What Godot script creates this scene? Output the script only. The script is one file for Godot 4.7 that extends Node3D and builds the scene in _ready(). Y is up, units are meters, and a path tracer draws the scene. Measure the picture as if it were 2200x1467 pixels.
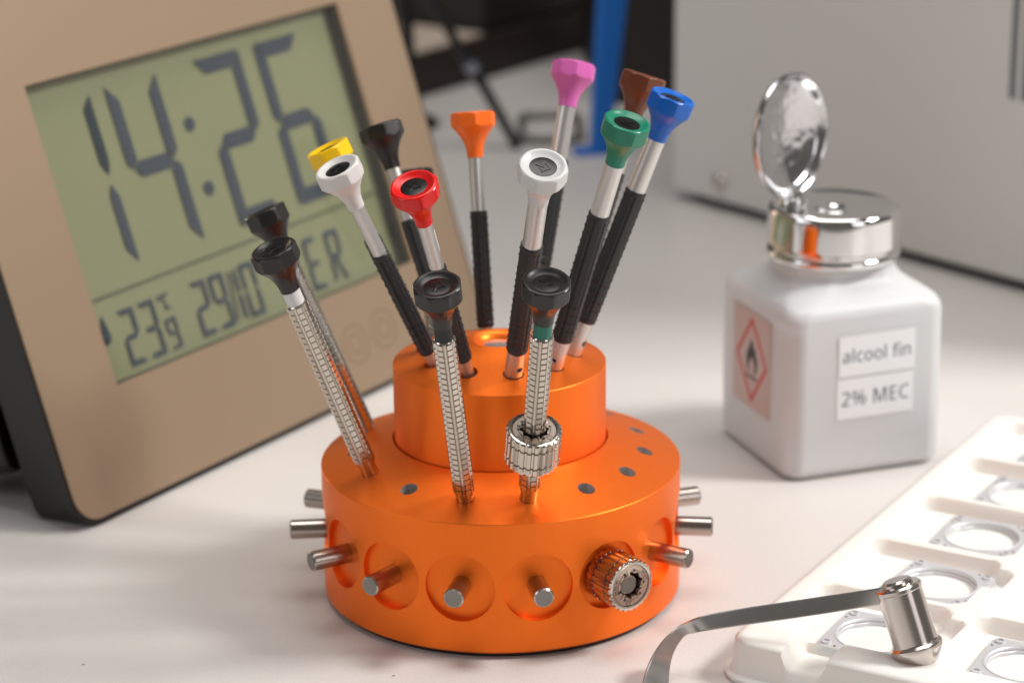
extends Node3D

# ------------------------------------------------------------------ geometry helpers
# All shapes are worked out in millimetres; meshes and positions are written in metres.
const MM := 0.001
var M := {}
var used_names := {}

class Soup:
	var v := PackedVector3Array()

	func tri(a: Vector3, b: Vector3, c: Vector3) -> void:      # counter-clockwise seen from outside
		if a.is_equal_approx(b) or b.is_equal_approx(c) or a.is_equal_approx(c):
			return
		v.append(a); v.append(b); v.append(c)

	func quad(a: Vector3, b: Vector3, c: Vector3, d: Vector3) -> void:
		tri(a, b, c); tri(a, c, d)

	func loft(rings: Array, closed := true) -> void:
		for i in rings.size() - 1:
			var p: PackedVector3Array = rings[i]
			var q: PackedVector3Array = rings[i + 1]
			var n := p.size()
			for j in (n if closed else n - 1):
				var k := (j + 1) % n
				quad(p[j], p[k], q[k], q[j])

	func fan(ring: PackedVector3Array, up: bool) -> void:
		var c := Vector3.ZERO
		for p in ring:
			c += p
		c /= ring.size()
		for j in ring.size():
			var k := (j + 1) % ring.size()
			if up:
				tri(c, ring[j], ring[k])
			else:
				tri(c, ring[k], ring[j])

	func lathe(profile: Array, n: int) -> void:
		var rings := []
		for p in profile:
			var ring := PackedVector3Array()
			for j in n:
				var a := TAU * j / n
				ring.append(Vector3(p.x * sin(a), p.y, p.x * cos(a)))
			rings.append(ring)
		loft(rings)

	func box(lo: Vector3, hi: Vector3, b := 0.0) -> void:
		if b <= 0.0:
			slab([Vector2(lo.x, lo.z), Vector2(lo.x, hi.z), Vector2(hi.x, hi.z), Vector2(hi.x, lo.z)], lo.y, hi.y, 0.0)
			return
		slab(Soup.rounded(lo.x, lo.z, hi.x, hi.z, b, 4), lo.y, hi.y, b * 0.6)

	# a closed outline (x, z), counter-clockwise from above, raised from y0 to y1 with softened top and bottom edges
	func slab(outline: Array, y0: float, y1: float, b: float) -> void:
		var rings := []
		var c := Vector2.ZERO
		for p in outline:
			c += p
		c /= outline.size()
		var steps := [[y0, -b], [y0 + b, 0.0], [y1 - b, 0.0], [y1 - b * 0.3, -b * 0.3], [y1, -b]] if b > 0.0 else [[y0, 0.0], [y1, 0.0]]
		for s in steps:
			var ring := PackedVector3Array()
			for i in outline.size():
				var p: Vector2 = outline[i]
				var q: Vector2 = p + Soup.outwards(outline, i) * s[1]
				ring.append(Vector3(q.x, s[0], q.y))
			rings.append(ring)
		loft(rings)
		cap(rings[0], false)
		cap(rings[rings.size() - 1], true)

	func cap(ring: PackedVector3Array, up: bool) -> void:
		var flat := PackedVector2Array()
		for p in ring:
			flat.append(Vector2(p.x, p.z))
		var idx := Geometry2D.triangulate_polygon(flat)
		for i in range(0, idx.size(), 3):
			var a := ring[idx[i]]
			var b := ring[idx[i + 1]]
			var c := ring[idx[i + 2]]
			var is_up: bool = (b - a).cross(c - a).y > 0.0
			if is_up == up:
				tri(a, b, c)
			else:
				tri(a, c, b)

	static func outwards(o: Array, i: int) -> Vector2:
		var n := o.size()
		var a: Vector2 = (o[i] - o[(i + n - 1) % n]).normalized()
		var b: Vector2 = (o[(i + 1) % n] - o[i]).normalized()
		var t := (a + b).normalized()
		return Vector2(-t.y, t.x) / maxf(0.5, sqrt((1.0 + a.dot(b)) / 2.0))

	# rounded rectangle in x, z, counter-clockwise from above (z points towards the viewer)
	static func rounded(x0: float, z0: float, x1: float, z1: float, r: float, n: int) -> Array:
		var out := []
		var cs := [Vector2(x0 + r, z1 - r), Vector2(x1 - r, z1 - r), Vector2(x1 - r, z0 + r), Vector2(x0 + r, z0 + r)]
		for k in 4:
			for i in n + 1:
				var a := deg_to_rad(-90.0 + 90.0 * k + 90.0 * i / n)
				out.append(cs[k] + r * Vector2(sin(a), cos(a)))
		return out

	# two closed outlines with the same number of points: a flat ring with thickness
	func ring_plate(outer: Array, inner: Array, y0: float, y1: float, b := 0.0) -> void:
		var rings := []
		var oi := [[outer, y0, 0.0], [outer, y1 - b, 0.0], [outer, y1, -b], [inner, y1, -b], [inner, y1 - b, 0.0], [inner, y0, 0.0], [outer, y0, 0.0]]
		for s in oi:
			var ring := PackedVector3Array()
			for i in s[0].size():
				var p: Vector2 = s[0][i]
				var sgn := 1.0 if s[0] == outer else -1.0
				var q: Vector2 = p + Soup.outwards(s[0], i) * s[2] * sgn
				ring.append(Vector3(q.x, s[1], q.y))
			rings.append(ring)
		loft(rings)

	# round tube along a path
	func tube(path: Array, r, n: int, capped := true) -> void:
		var rings := []
		var up := Vector3.UP
		for i in path.size():
			var t: Vector3 = (path[mini(i + 1, path.size() - 1)] - path[maxi(i - 1, 0)]).normalized()
			if absf(t.dot(up)) > 0.95:
				up = Vector3.RIGHT
			var s := t.cross(up).normalized()
			var w := s.cross(t).normalized()
			up = w
			var rad: float = r[i] if r is Array else r
			var ring := PackedVector3Array()
			for j in n:
				var a := TAU * j / n
				ring.append(path[i] + rad * (s * cos(a) + w * sin(a)))
			rings.append(ring)
		loft(rings)
		if capped:
			var a: PackedVector3Array = rings[0].duplicate()
			a.reverse()
			fan(a, true)
			fan(rings[rings.size() - 1], true)

	func add(other: Soup, t: Transform3D) -> void:
		for p in other.v:
			v.append(t * p)

	# normals averaged over the faces that meet within the crease angle
	func mesh(crease := 35.0, uv_scale := 0.0) -> ArrayMesh:
		var n := v.size() / 3
		var fn := PackedVector3Array()
		var area := PackedFloat32Array()
		var at := {}
		for f in n:
			var c := (v[f * 3 + 1] - v[f * 3]).cross(v[f * 3 + 2] - v[f * 3])
			area.append(c.length())
			fn.append(c / maxf(c.length(), 1e-12))
			for k in 3:
				var key := Vector3i((v[f * 3 + k] * 4000.0).round())
				if at.has(key):
					at[key].append(f)
				else:
					at[key] = [f]
		var pos := PackedVector3Array()
		var nor := PackedVector3Array()
		var lim := cos(deg_to_rad(crease))
		for f in n:
			for k in [0, 2, 1]:                                  # Godot draws clockwise faces
				var p := v[f * 3 + k]
				var s := Vector3.ZERO
				for g in at[Vector3i((p * 4000.0).round())]:
					if fn[g].dot(fn[f]) >= lim:
						s += fn[g] * area[g]
				pos.append(p * 0.001)
				nor.append(s.normalized() if s.length() > 1e-12 else fn[f])
		var arrays := []
		arrays.resize(Mesh.ARRAY_MAX)
		arrays[Mesh.ARRAY_VERTEX] = pos
		arrays[Mesh.ARRAY_NORMAL] = nor
		var out := ArrayMesh.new()
		if n:
			out.add_surface_from_arrays(Mesh.PRIMITIVE_TRIANGLES, arrays)
		return out


# ------------------------------------------------------------------ scene bookkeeping
func numbered(called: String) -> String:
	var k: int = used_names.get(called, 0)
	used_names[called] = k + 1
	return called if k == 0 else "%s_%03d" % [called, k]

func tag(o: Node3D, label: String, category: String, group := "") -> void:
	o.set_meta("label", label)
	o.set_meta("category", category)
	if group:
		o.set_meta("group", group)

func thing(called: String, label: String, category: String, at_mm := Vector3.ZERO, basis := Basis(), group := "") -> Node3D:
	var o := Node3D.new()
	o.name = numbered(called)
	add_child(o)
	o.transform = Transform3D(basis, at_mm * MM)
	tag(o, label, category, group)
	return o

func part(called: String, mesh: Mesh, mat: Material, parent: Node3D, at := Transform3D()) -> MeshInstance3D:
	var o := MeshInstance3D.new()
	o.name = called
	o.mesh = mesh
	o.material_override = mat
	o.transform = Transform3D(at.basis, at.origin * MM)
	parent.add_child(o, true)
	return o

func structure(called: String, mesh: Mesh, mat: Material) -> MeshInstance3D:
	var o := part(called, mesh, mat, self)
	o.set_meta("kind", "structure")
	return o

func letters(called: String, text: String, height_mm: float, mat: Material, parent: Node3D, at: Transform3D, bold := false, depth := 0.06) -> MeshInstance3D:
	var t := TextMesh.new()
	var f := SystemFont.new()
	f.font_names = PackedStringArray(["Droid Sans"])
	if bold:
		f.font_weight = 700
	t.font = f
	t.font_size = 64
	t.text = text
	t.pixel_size = 0.001
	var k := height_mm / 46.0                                   # capital height of the 64-pixel face
	t.depth = depth * MM / k
	t.curve_step = 2.0
	var o := part(called, t, mat, parent, Transform3D(at.basis * Basis.from_scale(Vector3.ONE * k), at.origin))
	return o

# ------------------------------------------------------------------ materials
func noise_tex(freq: float, seed_no: int, lo: Color, hi: Color, stretch := Vector2i(512, 512), octaves := 4) -> NoiseTexture2D:
	var n := FastNoiseLite.new()
	n.seed = seed_no
	n.frequency = freq
	n.fractal_octaves = octaves
	var g := Gradient.new()
	g.set_color(0, lo); g.set_color(1, hi)
	var t := NoiseTexture2D.new()
	t.width = stretch.x; t.height = stretch.y
	t.noise = n
	t.seamless = true
	t.color_ramp = g
	return t

func mat(albedo: Color, rough := 0.5, metal := 0.0) -> StandardMaterial3D:
	var m := StandardMaterial3D.new()
	m.albedo_color = albedo
	m.roughness = rough
	m.metallic = metal
	return m

func rough_map(m: StandardMaterial3D, t: Texture2D, scale: Vector3) -> void:
	m.roughness_texture = t
	m.roughness = 1.0
	m.uv1_triplanar = true
	m.uv1_scale = scale

func make_materials() -> void:
	var grey_soft := noise_tex(0.02, 3, Color(0.36, 0.36, 0.36), Color(0.50, 0.50, 0.50))
	var speck := noise_tex(0.12, 7, Color(0.955, 0.955, 0.955), Color(1, 1, 1), Vector2i(512, 512), 3)
	M.orange = mat(Color(1.0, 0.48, 0.13), 0.34, 0.72)
	rough_map(M.orange, grey_soft, Vector3(90, 9, 90))
	M.hole_metal = mat(Color(0.90, 0.89, 0.88), 0.18, 0.75)
	M.steel = mat(Color(0.72, 0.68, 0.65), 0.2, 1.0)
	M.steel.roughness = 0.24
	M.steel_end = mat(Color(0.55, 0.54, 0.52), 0.42, 1.0)
	M.nickel = mat(Color(0.80, 0.77, 0.73), 0.16, 1.0)
	M.nickel_face = mat(Color(0.80, 0.74, 0.69), 0.3, 1.0)
	M.alu = mat(Color(0.82, 0.81, 0.80), 0.32, 0.85)
	rough_map(M.alu, noise_tex(0.04, 13, Color(0.32, 0.32, 0.32), Color(0.46, 0.46, 0.46)), Vector3(300, 20, 300))
	M.rubber = mat(Color(0.155, 0.155, 0.16), 0.5)
	M.dark_gap = mat(Color(0.02, 0.018, 0.016), 0.6)
	var plastic_wear := noise_tex(0.012, 41, Color(0.26, 0.26, 0.26), Color(0.36, 0.36, 0.36))
	var knob_colors := {"yellow": Color(0.98, 0.79, 0.02), "white": Color(0.86, 0.85, 0.84), "pale_grey": Color(0.80, 0.80, 0.80), "red": Color(0.86, 0.05, 0.04), "orange_knob": Color(1.0, 0.44, 0.09), "pink": Color(0.86, 0.42, 0.72), "brown": Color(0.43, 0.215, 0.12), "blue": Color(0.0, 0.37, 0.75), "green": Color(0.06, 0.48, 0.37), "black": Color(0.12, 0.115, 0.11)}
	for k in knob_colors:
		M[k] = mat(knob_colors[k], 0.3)
		rough_map(M[k], plastic_wear, Vector3(70, 70, 70))
	M.inset = mat(Color(0.05, 0.045, 0.045), 0.28)
	M.teal_ring = mat(Color(0.06, 0.42, 0.35), 0.45)
	M.white_ring = mat(Color(0.85, 0.85, 0.85), 0.5)
	M.black_ring = mat(Color(0.085, 0.085, 0.085), 0.5)
	M.table = mat(Color(0.85, 0.834, 0.823), 0.42)
	M.table.albedo_texture = speck
	M.table.uv1_triplanar = true
	M.table.roughness_texture = noise_tex(0.03, 17, Color(0.34, 0.34, 0.34), Color(0.5, 0.5, 0.5))
	M.table.roughness = 1.0
	M.table.uv1_scale = Vector3(14, 14, 14)
	M.copper = mat(Color(0.63, 0.545, 0.455), 0.36, 0.4)
	M.shell_black = mat(Color(0.03, 0.028, 0.027), 0.35)
	M.lcd = mat(Color(0.53, 0.55, 0.415), 0.2)
	M.window = mat(Color(0.3, 0.3, 0.28, 0.015), 0.04)
	M.window.transparency = BaseMaterial3D.TRANSPARENCY_ALPHA
	M.lcd_wall = mat(Color(0.12, 0.115, 0.09), 0.4)
	M.segment = mat(Color(0.20, 0.25, 0.295), 0.3)
	M.segment_dark = mat(Color(0.02, 0.15, 0.19), 0.3)
	M.thin_line = mat(Color(0.30, 0.31, 0.22), 0.4)
	M.touch = mat(Color(0.53, 0.44, 0.345), 0.4, 0.4)
	M.case_grey = mat(Color(0.87, 0.86, 0.85), 0.5)
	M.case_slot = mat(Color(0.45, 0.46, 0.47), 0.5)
	M.bottle = mat(Color(0.91, 0.915, 0.92, 0.74), 0.38)
	M.bottle.transparency = BaseMaterial3D.TRANSPARENCY_ALPHA
	M.liquid = mat(Color(0.79, 0.825, 0.86), 0.3)
	M.chrome = mat(Color(0.88, 0.88, 0.88), 0.06, 1.0)
	M.chrome_worn = mat(Color(0.78, 0.78, 0.79), 0.2, 1.0)
	rough_map(M.chrome_worn, noise_tex(0.012, 21, Color(0.02, 0.02, 0.02), Color(0.3, 0.3, 0.3)), Vector3(55, 55, 55))
	M.chrome_worn.heightmap_enabled = true
	M.chrome_worn.heightmap_texture = noise_tex(0.010, 31, Color(0, 0, 0), Color(1, 1, 1), Vector2i(256, 256), 2)
	M.chrome_worn.heightmap_scale = 0.02
	M.label_white = mat(Color(0.93, 0.94, 0.95), 0.5)
	M.label_pink = mat(Color(0.76, 0.66, 0.64), 0.4)
	M.ink_blue = mat(Color(0.25, 0.33, 0.40), 0.5)
	M.ink_black = mat(Color(0.05, 0.05, 0.055), 0.5)
	M.ink_red = mat(Color(0.78, 0.13, 0.09), 0.5)
	M.tray = mat(Color(0.915, 0.905, 0.885), 0.45)
	M.tray.subsurf_scatter_enabled = true
	M.tray.subsurf_scatter_strength = 0.2
	M.plate_metal = mat(Color(0.84, 0.84, 0.85), 0.45, 0.45)
	M.dark_strip = mat(Color(0.74, 0.73, 0.72), 0.28, 1.0)
	M.tool_steel = mat(Color(0.78, 0.75, 0.73), 0.2, 1.0)
	M.blue_paint = mat(Color(0.0, 0.44, 0.82), 0.4)
	M.black_gloss = mat(Color(0.02, 0.02, 0.022), 0.3)
	M.glint_grey = mat(Color(0.55, 0.57, 0.62), 0.35, 0.8)  # light grey for the highlight painted on the black arm
	M.dark_wood = mat(Color(0.19, 0.15, 0.125), 0.6)
	M.box_dark = mat(Color(0.16, 0.14, 0.125), 0.6)
	M.beige = mat(Color(0.78, 0.72, 0.66), 0.7)
	M.wire_grey = mat(Color(0.45, 0.44, 0.43), 0.4, 0.5)
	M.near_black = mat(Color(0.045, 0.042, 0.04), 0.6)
	M.print_white = mat(Color(0.95, 0.95, 0.95), 0.5)
	M.engrave = mat(Color(0.10, 0.085, 0.075), 0.5)

# ------------------------------------------------------------------ the stand
const R1 := 48.0
const H1 := 36.79
const R2 := 28.196
const H2 := 64.07
const S1 := 0.342
const S2 := 0.311

func az_dir(deg: float) -> Vector3:
	return Vector3(sin(deg_to_rad(deg)), 0, cos(deg_to_rad(deg)))

func along(dir: Vector3, spin := 0.0) -> Basis:                 # y axis along dir
	var x := dir.cross(Vector3(0, 0, 1))
	if x.length() < 0.1:
		x = Vector3.RIGHT
	x = x.normalized()
	var b := Basis(x, dir.normalized(), x.cross(dir).normalized())
	return b * Basis(Vector3.UP, spin)

func hole_dir(az: float, slope: float) -> Vector3:
	var t := atan(slope)
	return az_dir(az) * sin(t) + Vector3.UP * cos(t)

func lower_hole(az: float) -> Vector3:
	return az_dir(az) * 38.6 + Vector3.UP * (H1 + (R1 - 38.6) * S1)

func upper_hole(az: float) -> Vector3:
	return az_dir(az) * 19.4 + Vector3.UP * (H2 + (R2 - 19.4) * S2)

func csg_spin(profile: Array, m: Material) -> CSGPolygon3D:
	var c := CSGPolygon3D.new()
	var pts := PackedVector2Array()
	for p in profile:
		pts.append(p * MM)
	c.polygon = pts
	c.mode = CSGPolygon3D.MODE_SPIN
	c.spin_degrees = 360.0
	c.spin_sides = 300
	c.smooth_faces = false
	c.material = m
	return c

func csg_cut(r: float, h: float, sides: int, m: Material, center: Vector3, dir: Vector3) -> CSGCylinder3D:
	var c := CSGCylinder3D.new()
	c.radius = r * MM
	c.height = h * MM
	c.sides = sides
	c.material = m
	c.smooth_faces = false
	c.operation = CSGShape3D.OPERATION_SUBTRACTION
	c.name = "hole"
	c.transform = Transform3D(along(dir), center * MM)
	return c

func cut_part(called: String, root: CSGShape3D, parent: Node3D) -> CSGShape3D:
	root.name = called
	parent.add_child(root, true)
	return root

const LOWER_AZ0 := 10.7
const UPPER_AZ0 := 10.9
const PIN_Y := 19.3
const PIN_AZ := 11.3

func build_stand() -> void:
	var t := thing("screwdriver_stand", "orange anodised two-tier round stand full of screwdrivers", "tool stand")
	var yr := H1 + (R1 - 28.75) * S1
	var low := csg_spin([Vector2(0, 1.5), Vector2(47.5, 1.5), Vector2(48, 2.0), Vector2(48, H1 - 0.15), Vector2(47.85, H1 + 0.05), Vector2(28.75, yr), Vector2(28.75, yr - 3.0), Vector2(0, yr - 3.0)], M.orange)
	for k in 15:
		var d := az_dir(PIN_AZ + 24.0 * k)
		low.add_child(csg_cut(9.1, 12.0, 80, M.orange, d * (45.9 + 6.0) + Vector3.UP * PIN_Y, d), true)
	for k in 15:
		var az := LOWER_AZ0 + 24.0 * k
		low.add_child(csg_cut(2.3, 30.0, 40, M.hole_metal, lower_hole(az), hole_dir(az, S1)), true)
	cut_part("lower_tier", low, t)
	var ytop := H2 + (R2 - 7.73) * S2
	var upr := csg_spin([Vector2(4.6, yr - 3.0), Vector2(R2, yr - 3.0), Vector2(R2, H2 - 0.1), Vector2(R2 - 0.15, H2 + 0.05), Vector2(7.73, ytop), Vector2(7.0, ytop - 0.25), Vector2(6.2, ytop - 0.9), Vector2(5.6, ytop - 1.7), Vector2(5.2, ytop - 2.6), Vector2(4.6, ytop - 2.9)], M.orange)
	for k in 10:
		var az := UPPER_AZ0 + 36.0 * k
		upr.add_child(csg_cut(2.75, 30.0, 40, M.orange, upper_hole(az), hole_dir(az, S2)), true)
	cut_part("upper_tier", upr, t)
	var s := Soup.new()
	s.lathe([Vector2(0, yr - 3), Vector2(4.5, yr - 3), Vector2(4.5, ytop - 2.3), Vector2(4.1, ytop - 1.8), Vector2(0, ytop - 1.75)], 48)
	part("centre_bolt", s.mesh(), M.hole_metal, t)
	s = Soup.new()
	s.lathe([Vector2(0, 0), Vector2(46.0, 0), Vector2(46.4, 0.3), Vector2(46.4, 1.48), Vector2(0, 1.48)], 128)
	part("foot_ring", s.mesh(), M.near_black, t)
	var pin := Soup.new()
	pin.lathe([Vector2(0, 0), Vector2(2.6, 0), Vector2(2.6, 15.7), Vector2(2.35, 16.0), Vector2(1.2, 16.06), Vector2(0, 16.0)], 40)
	var pm := pin.mesh(25.0)
	var end := Soup.new()
	end.lathe([Vector2(0, 16.04), Vector2(2.2, 16.06), Vector2(2.15, 16.12), Vector2(0.9, 16.09), Vector2(0, 16.05)], 32)
	var em := end.mesh()
	for k in 15:
		var d := az_dir(PIN_AZ + 24.0 * k)
		var p := part("pin", pm, M.steel, t, Transform3D(along(d), d * (40.8 - 2.3 * pow(maxf(0.0, d.z), 4.0)) + Vector3.UP * (PIN_Y - 0.5 + 0.5 * d.z)))
		part("pin_end", em, M.steel_end, p)

# ------------------------------------------------------------------ screwdrivers
func oct_r(a: float, flat: float, corner: float) -> float:
	var w := fposmod(a, TAU / 8.0) - TAU / 16.0
	return minf(flat / cos(w), corner)

func knob_mesh(neck: float) -> ArrayMesh:                       # y = 0 at the rim of the dish, neck below
	var flare := [[-12.3, neck], [-10.8, neck + 0.08], [-9.5, neck + 0.28], [-8.3, neck + 0.66], [-7.2, neck + 1.12], [-6.3, neck + 1.65], [-5.5, neck + 2.2], [-4.8, neck + 2.75], [-4.3, neck + 3.15], [-3.9, neck + 3.5], [-3.55, neck + 3.85], [-3.2, neck + 4.25]]
	var levels := flare.duplicate()
	levels.append_array([[-2.4, 9.0], [-0.95, 9.0], [-0.75, 5.86], [-0.5, 5.68], [-0.3, 5.5], [-0.12, 5.3], [-0.03, 5.1], [0.0, 4.9], [-0.04, 4.7], [-0.3, 4.3], [-0.6, 3.75], [-0.78, 3.15], [-0.95, 3.08], [-0.95, 0.0]])
	var n := 64
	var rings := []
	for l in levels:
		var ring := PackedVector3Array()
		for j in n:
			var a := TAU * j / n
			var r: float = minf(l[1] * 1.06, oct_r(a, 5.72, 6.1))
			ring.append(Vector3(r * sin(a), l[0], r * cos(a)))
		rings.append(ring)
	var s := Soup.new()
	s.loft(rings)
	return s.mesh(24.0)

func inset_mesh(r: float, y: float) -> ArrayMesh:
	var s := Soup.new()
	s.lathe([Vector2(r, y - 0.2), Vector2(r, y), Vector2(r - 0.12, y + 0.06), Vector2(r * 0.6, y + 0.16), Vector2(0, y + 0.2)], 40)
	return s.mesh(50.0)

func emblem_mesh(y: float) -> ArrayMesh:                        # raised arrow-in-a-square mark
	var s := Soup.new()
	var bars := [[Vector2(-1.5, -1.2), Vector2(1.3, -1.2)], [Vector2(1.3, -1.2), Vector2(1.3, 1.3)], [Vector2(-1.5, 1.2), Vector2(0.3, -0.1)], [Vector2(-0.2, 0.95), Vector2(1.2, 0.95)], [Vector2(-1.5, -1.2), Vector2(-0.2, -0.25)]]
	for b in bars:
		var d: Vector2 = (b[1] - b[0]).normalized()
		var w := Vector2(-d.y, d.x) * 0.17
		s.slab([b[0] + w, b[0] - w, b[1] - w, b[1] + w], y, y + 0.17, 0.05)
	return s.mesh(20.0)

func sleeve_mesh(r: float, length: float, seed_no: int) -> ArrayMesh:      # from y = 0 (top) down to -length
	var rng := RandomNumberGenerator.new()
	rng.seed = seed_no
	var n := 72
	var lands := 6
	var ys := []
	var tail := length * 0.30
	var y := 0.0
	while y > -length + 0.01:
		ys.append(y)
		y -= 0.35
	ys.append(-length)
	var rings := []
	var prof := []
	for yy in ys:
		var d: float = -yy
		var k := r
		if d < 0.6:
			k = r + 0.10 - 0.25 * pow(1.0 - d / 0.6, 2.0)
		elif d < 1.0:
			k = r + 0.04
		if d > length - 0.5:
			k = r - 0.3 * pow((d - length + 0.5) / 0.5, 2.0)
		var groove := clampf((d - 1.0) / 0.8, 0.0, 1.0) * clampf((length - 1.6 - d) / 0.8, 0.0, 1.0)
		var ringg := 0.0
		if d > length - tail and d < length - 1.0:
			var q := fposmod(d - (length - tail), 2.45)
			ringg = exp(-pow((q - 0.4) / 0.26, 2.0))
		prof.append([yy, k, groove, ringg])
	prof.reverse()
	for p in prof:
		var ring := PackedVector3Array()
		for j in n:
			var a := TAU * j / n
			var w := absf(fposmod(a, TAU / lands) - TAU / lands / 2.0) / (TAU / lands / 2.0)   # 0 in the groove, 1 on the land
			var g := 1.0 - smoothstep(0.10, 0.34, w)
			var mid := exp(-pow((w - 0.98) / 0.16, 2.0)) * 0.10
			var rr: float = p[1] - 0.30 * g * p[2] - (0.20 + 0.1 * mid) * p[3] + mid * p[2] * -1.0
			ring.append(Vector3(rr * sin(a), p[0], rr * cos(a)))
		rings.append(ring)
	var s := Soup.new()
	s.loft(rings)
	s.fan(rings[0], false)
	s.fan(rings[rings.size() - 1], true)
	var dot := Soup.new()
	dot.lathe([Vector2(0.30, 0), Vector2(0.24, 0.14), Vector2(0.12, 0.22), Vector2(0, 0.24)], 7)
	for l in lands:
		var a := TAU / lands * l
		for side in [-0.30, 0.30]:
			var yy := -1.8
			while yy > -length + 1.4:
				var dir := Vector3(sin(a + side), 0, cos(a + side))
				if rng.randf() > 0.06:
					s.add(dot, Transform3D(along(dir), dir * (r - 0.02) + Vector3.UP * (yy + rng.randf_range(-0.1, 0.1))))
				yy -= 2.3
	return s.mesh(40.0)

func grip_mesh(length: float) -> ArrayMesh:                     # knurled grip from y = 0 (top) down
	var s := Soup.new()
	s.lathe([Vector2(0, -length - 6.0), Vector2(2.12, -length - 6.0), Vector2(2.12, -length + 0.1), Vector2(2.36, -length + 0.1), Vector2(2.36, -0.25), Vector2(2.15, 0), Vector2(0, 0)], 42)
	var cols := 7
	var pitch := 1.72
	var rows := int((length - 0.6) / pitch)
	var rib := Soup.new()
	for j in 5:
		var a0 := PI * j / 5.0
		var a1 := PI * (j + 1) / 5.0
		var p0 := Vector2(cos(a0) * 0.25, sin(a0) * 0.25)
		var p1 := Vector2(cos(a1) * 0.25, sin(a1) * 0.25)
		rib.quad(Vector3(p1.x, -length + 0.5, p1.y), Vector3(p0.x, -length + 0.5, p0.y), Vector3(p0.x, -0.35, p0.y), Vector3(p1.x, -0.35, p1.y))
	var pad := Soup.new()
	var w := 0.74
	var h := 0.74
	var base := []
	var top := []
	for c in [Vector2(-1, -1), Vector2(1, -1), Vector2(1, 1), Vector2(-1, 1)]:
		base.append(Vector3(c.x * w, c.y * h, 2.2))
		top.append(Vector3(c.x * (w - 0.12), c.y * (h - 0.09), 2.68))
	for j in 4:
		var k := (j + 1) % 4
		pad.quad(base[j], base[k], top[k], top[j])
	pad.quad(top[0], top[1], top[2], top[3])
	for c in cols:
		var a := TAU / cols * c
		s.add(rib, Transform3D(Basis(Vector3.UP, a + PI / cols), Vector3(sin(a + PI / cols), 0, cos(a + PI / cols)) * 2.36))
		for r in rows:
			s.add(pad, Transform3D(Basis(Vector3.UP, a), Vector3(0, -1.15 - r * pitch, 0)))
	return s.mesh(30.0)

var KNOB := {}
func make_driver_meshes() -> void:
	KNOB.thin = knob_mesh(2.02)
	KNOB.thick = knob_mesh(2.35)
	KNOB.inset = inset_mesh(3.3, -0.82)
	KNOB.emblem = emblem_mesh(-0.66)
	KNOB.sleeve_thin = sleeve_mesh(2.32, 31.5, 4)
	KNOB.sleeve_thick = sleeve_mesh(2.78, 38.0, 5)
	KNOB.grip = grip_mesh(49.6)
	var rod := Soup.new()
	rod.lathe([Vector2(0, -14.6), Vector2(1.86, -14.6), Vector2(1.86, 0.2), Vector2(0, 0.2)], 40)
	KNOB.rod_thin = rod.mesh()
	rod = Soup.new()
	rod.lathe([Vector2(0, -14.6), Vector2(2.4, -14.6), Vector2(2.4, 0.2), Vector2(0, 0.2)], 40)
	KNOB.rod_thick = rod.mesh()
	var ring := Soup.new()
	ring.lathe([Vector2(0, 0), Vector2(2.2, 0), Vector2(2.28, 0.1), Vector2(2.28, 3.8), Vector2(2.2, 3.9), Vector2(0, 3.9)], 40)
	KNOB.ring = ring.mesh()

func driver(color: String, label: String, az: float, tilt: float, length: float, spin: float, thick: bool, dir_az := 999.0) -> Node3D:
	var da := az if dir_az > 900.0 else dir_az
	var dir := az_dir(da) * sin(deg_to_rad(tilt)) + Vector3.UP * cos(deg_to_rad(tilt))
	var t := thing("screwdriver", label, "screwdriver", upper_hole(az), along(dir, spin), "coloured screwdrivers in the upper tier")
	var kind := "thick" if thick else "thin"
	var top := Transform3D(Basis(), Vector3(0, length, 0))
	var kn := part("knob", KNOB[kind], M[color], t, top)
	var ins := part("knob_inset", KNOB.inset, M.inset, kn)
	ins.position = Vector3.ZERO
	part("emblem", KNOB.emblem, M.inset, kn)
	part("shaft", KNOB["rod_" + kind], M.alu, t, Transform3D(Basis(), Vector3(0, length - 12.3, 0)))
	part("rubber_sleeve", KNOB["sleeve_" + kind], M.rubber, t, Transform3D(Basis(), Vector3(0, length - 12.3 - 14.4, 0)))
	var sl := 38.0 if thick else 31.5
	var el := 20.0 if thick else 14.0
	var c := CSGCylinder3D.new()
	c.radius = (2.4 if thick else 1.8) * MM
	c.height = el * MM
	c.sides = 72
	c.smooth_faces = false
	c.material = M.alu
	c.add_child(csg_cut(0.95, 12.0, 24, M.hole_metal, Vector3(0, el / 2 - (7.0 if thick else 8.0), 0), Vector3(1, 0.15, 0)), true)
	c.add_child(csg_cut(0.9, el - 4.0, 24, M.dark_gap, Vector3(0, -2.5, 0), Vector3.UP), true)
	cut_part("shaft_end", c, t)
	c.position.y = (length - 26.7 - sl - el / 2 + 1.0) * MM
	return t

func torque_driver(label: String, ring_mat: Material, az: float, tilt: float, length: float, spin: float) -> Node3D:
	var dir := az_dir(az) * sin(deg_to_rad(tilt)) + Vector3.UP * cos(deg_to_rad(tilt))
	var t := thing("nickel_screwdriver", label, "screwdriver", lower_hole(az), along(dir, spin), "knurled nickel screwdrivers in the lower tier")
	var kn := part("knob", KNOB.thick, M.black, t, Transform3D(Basis(), Vector3(0, length, 0)))
	part("knob_inset", KNOB.inset, M.inset, kn)
	part("emblem", KNOB.emblem, M.inset, kn)
	part("colour_ring", KNOB.ring, ring_mat, t, Transform3D(Basis(), Vector3(0, length - 12.3 - 4.0, 0)))
	part("knurled_grip", KNOB.grip, M.nickel, t, Transform3D(Basis.from_scale(Vector3(1.05, 1, 1.05)), Vector3(0, length - 16.3, 0)))
	return t

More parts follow.
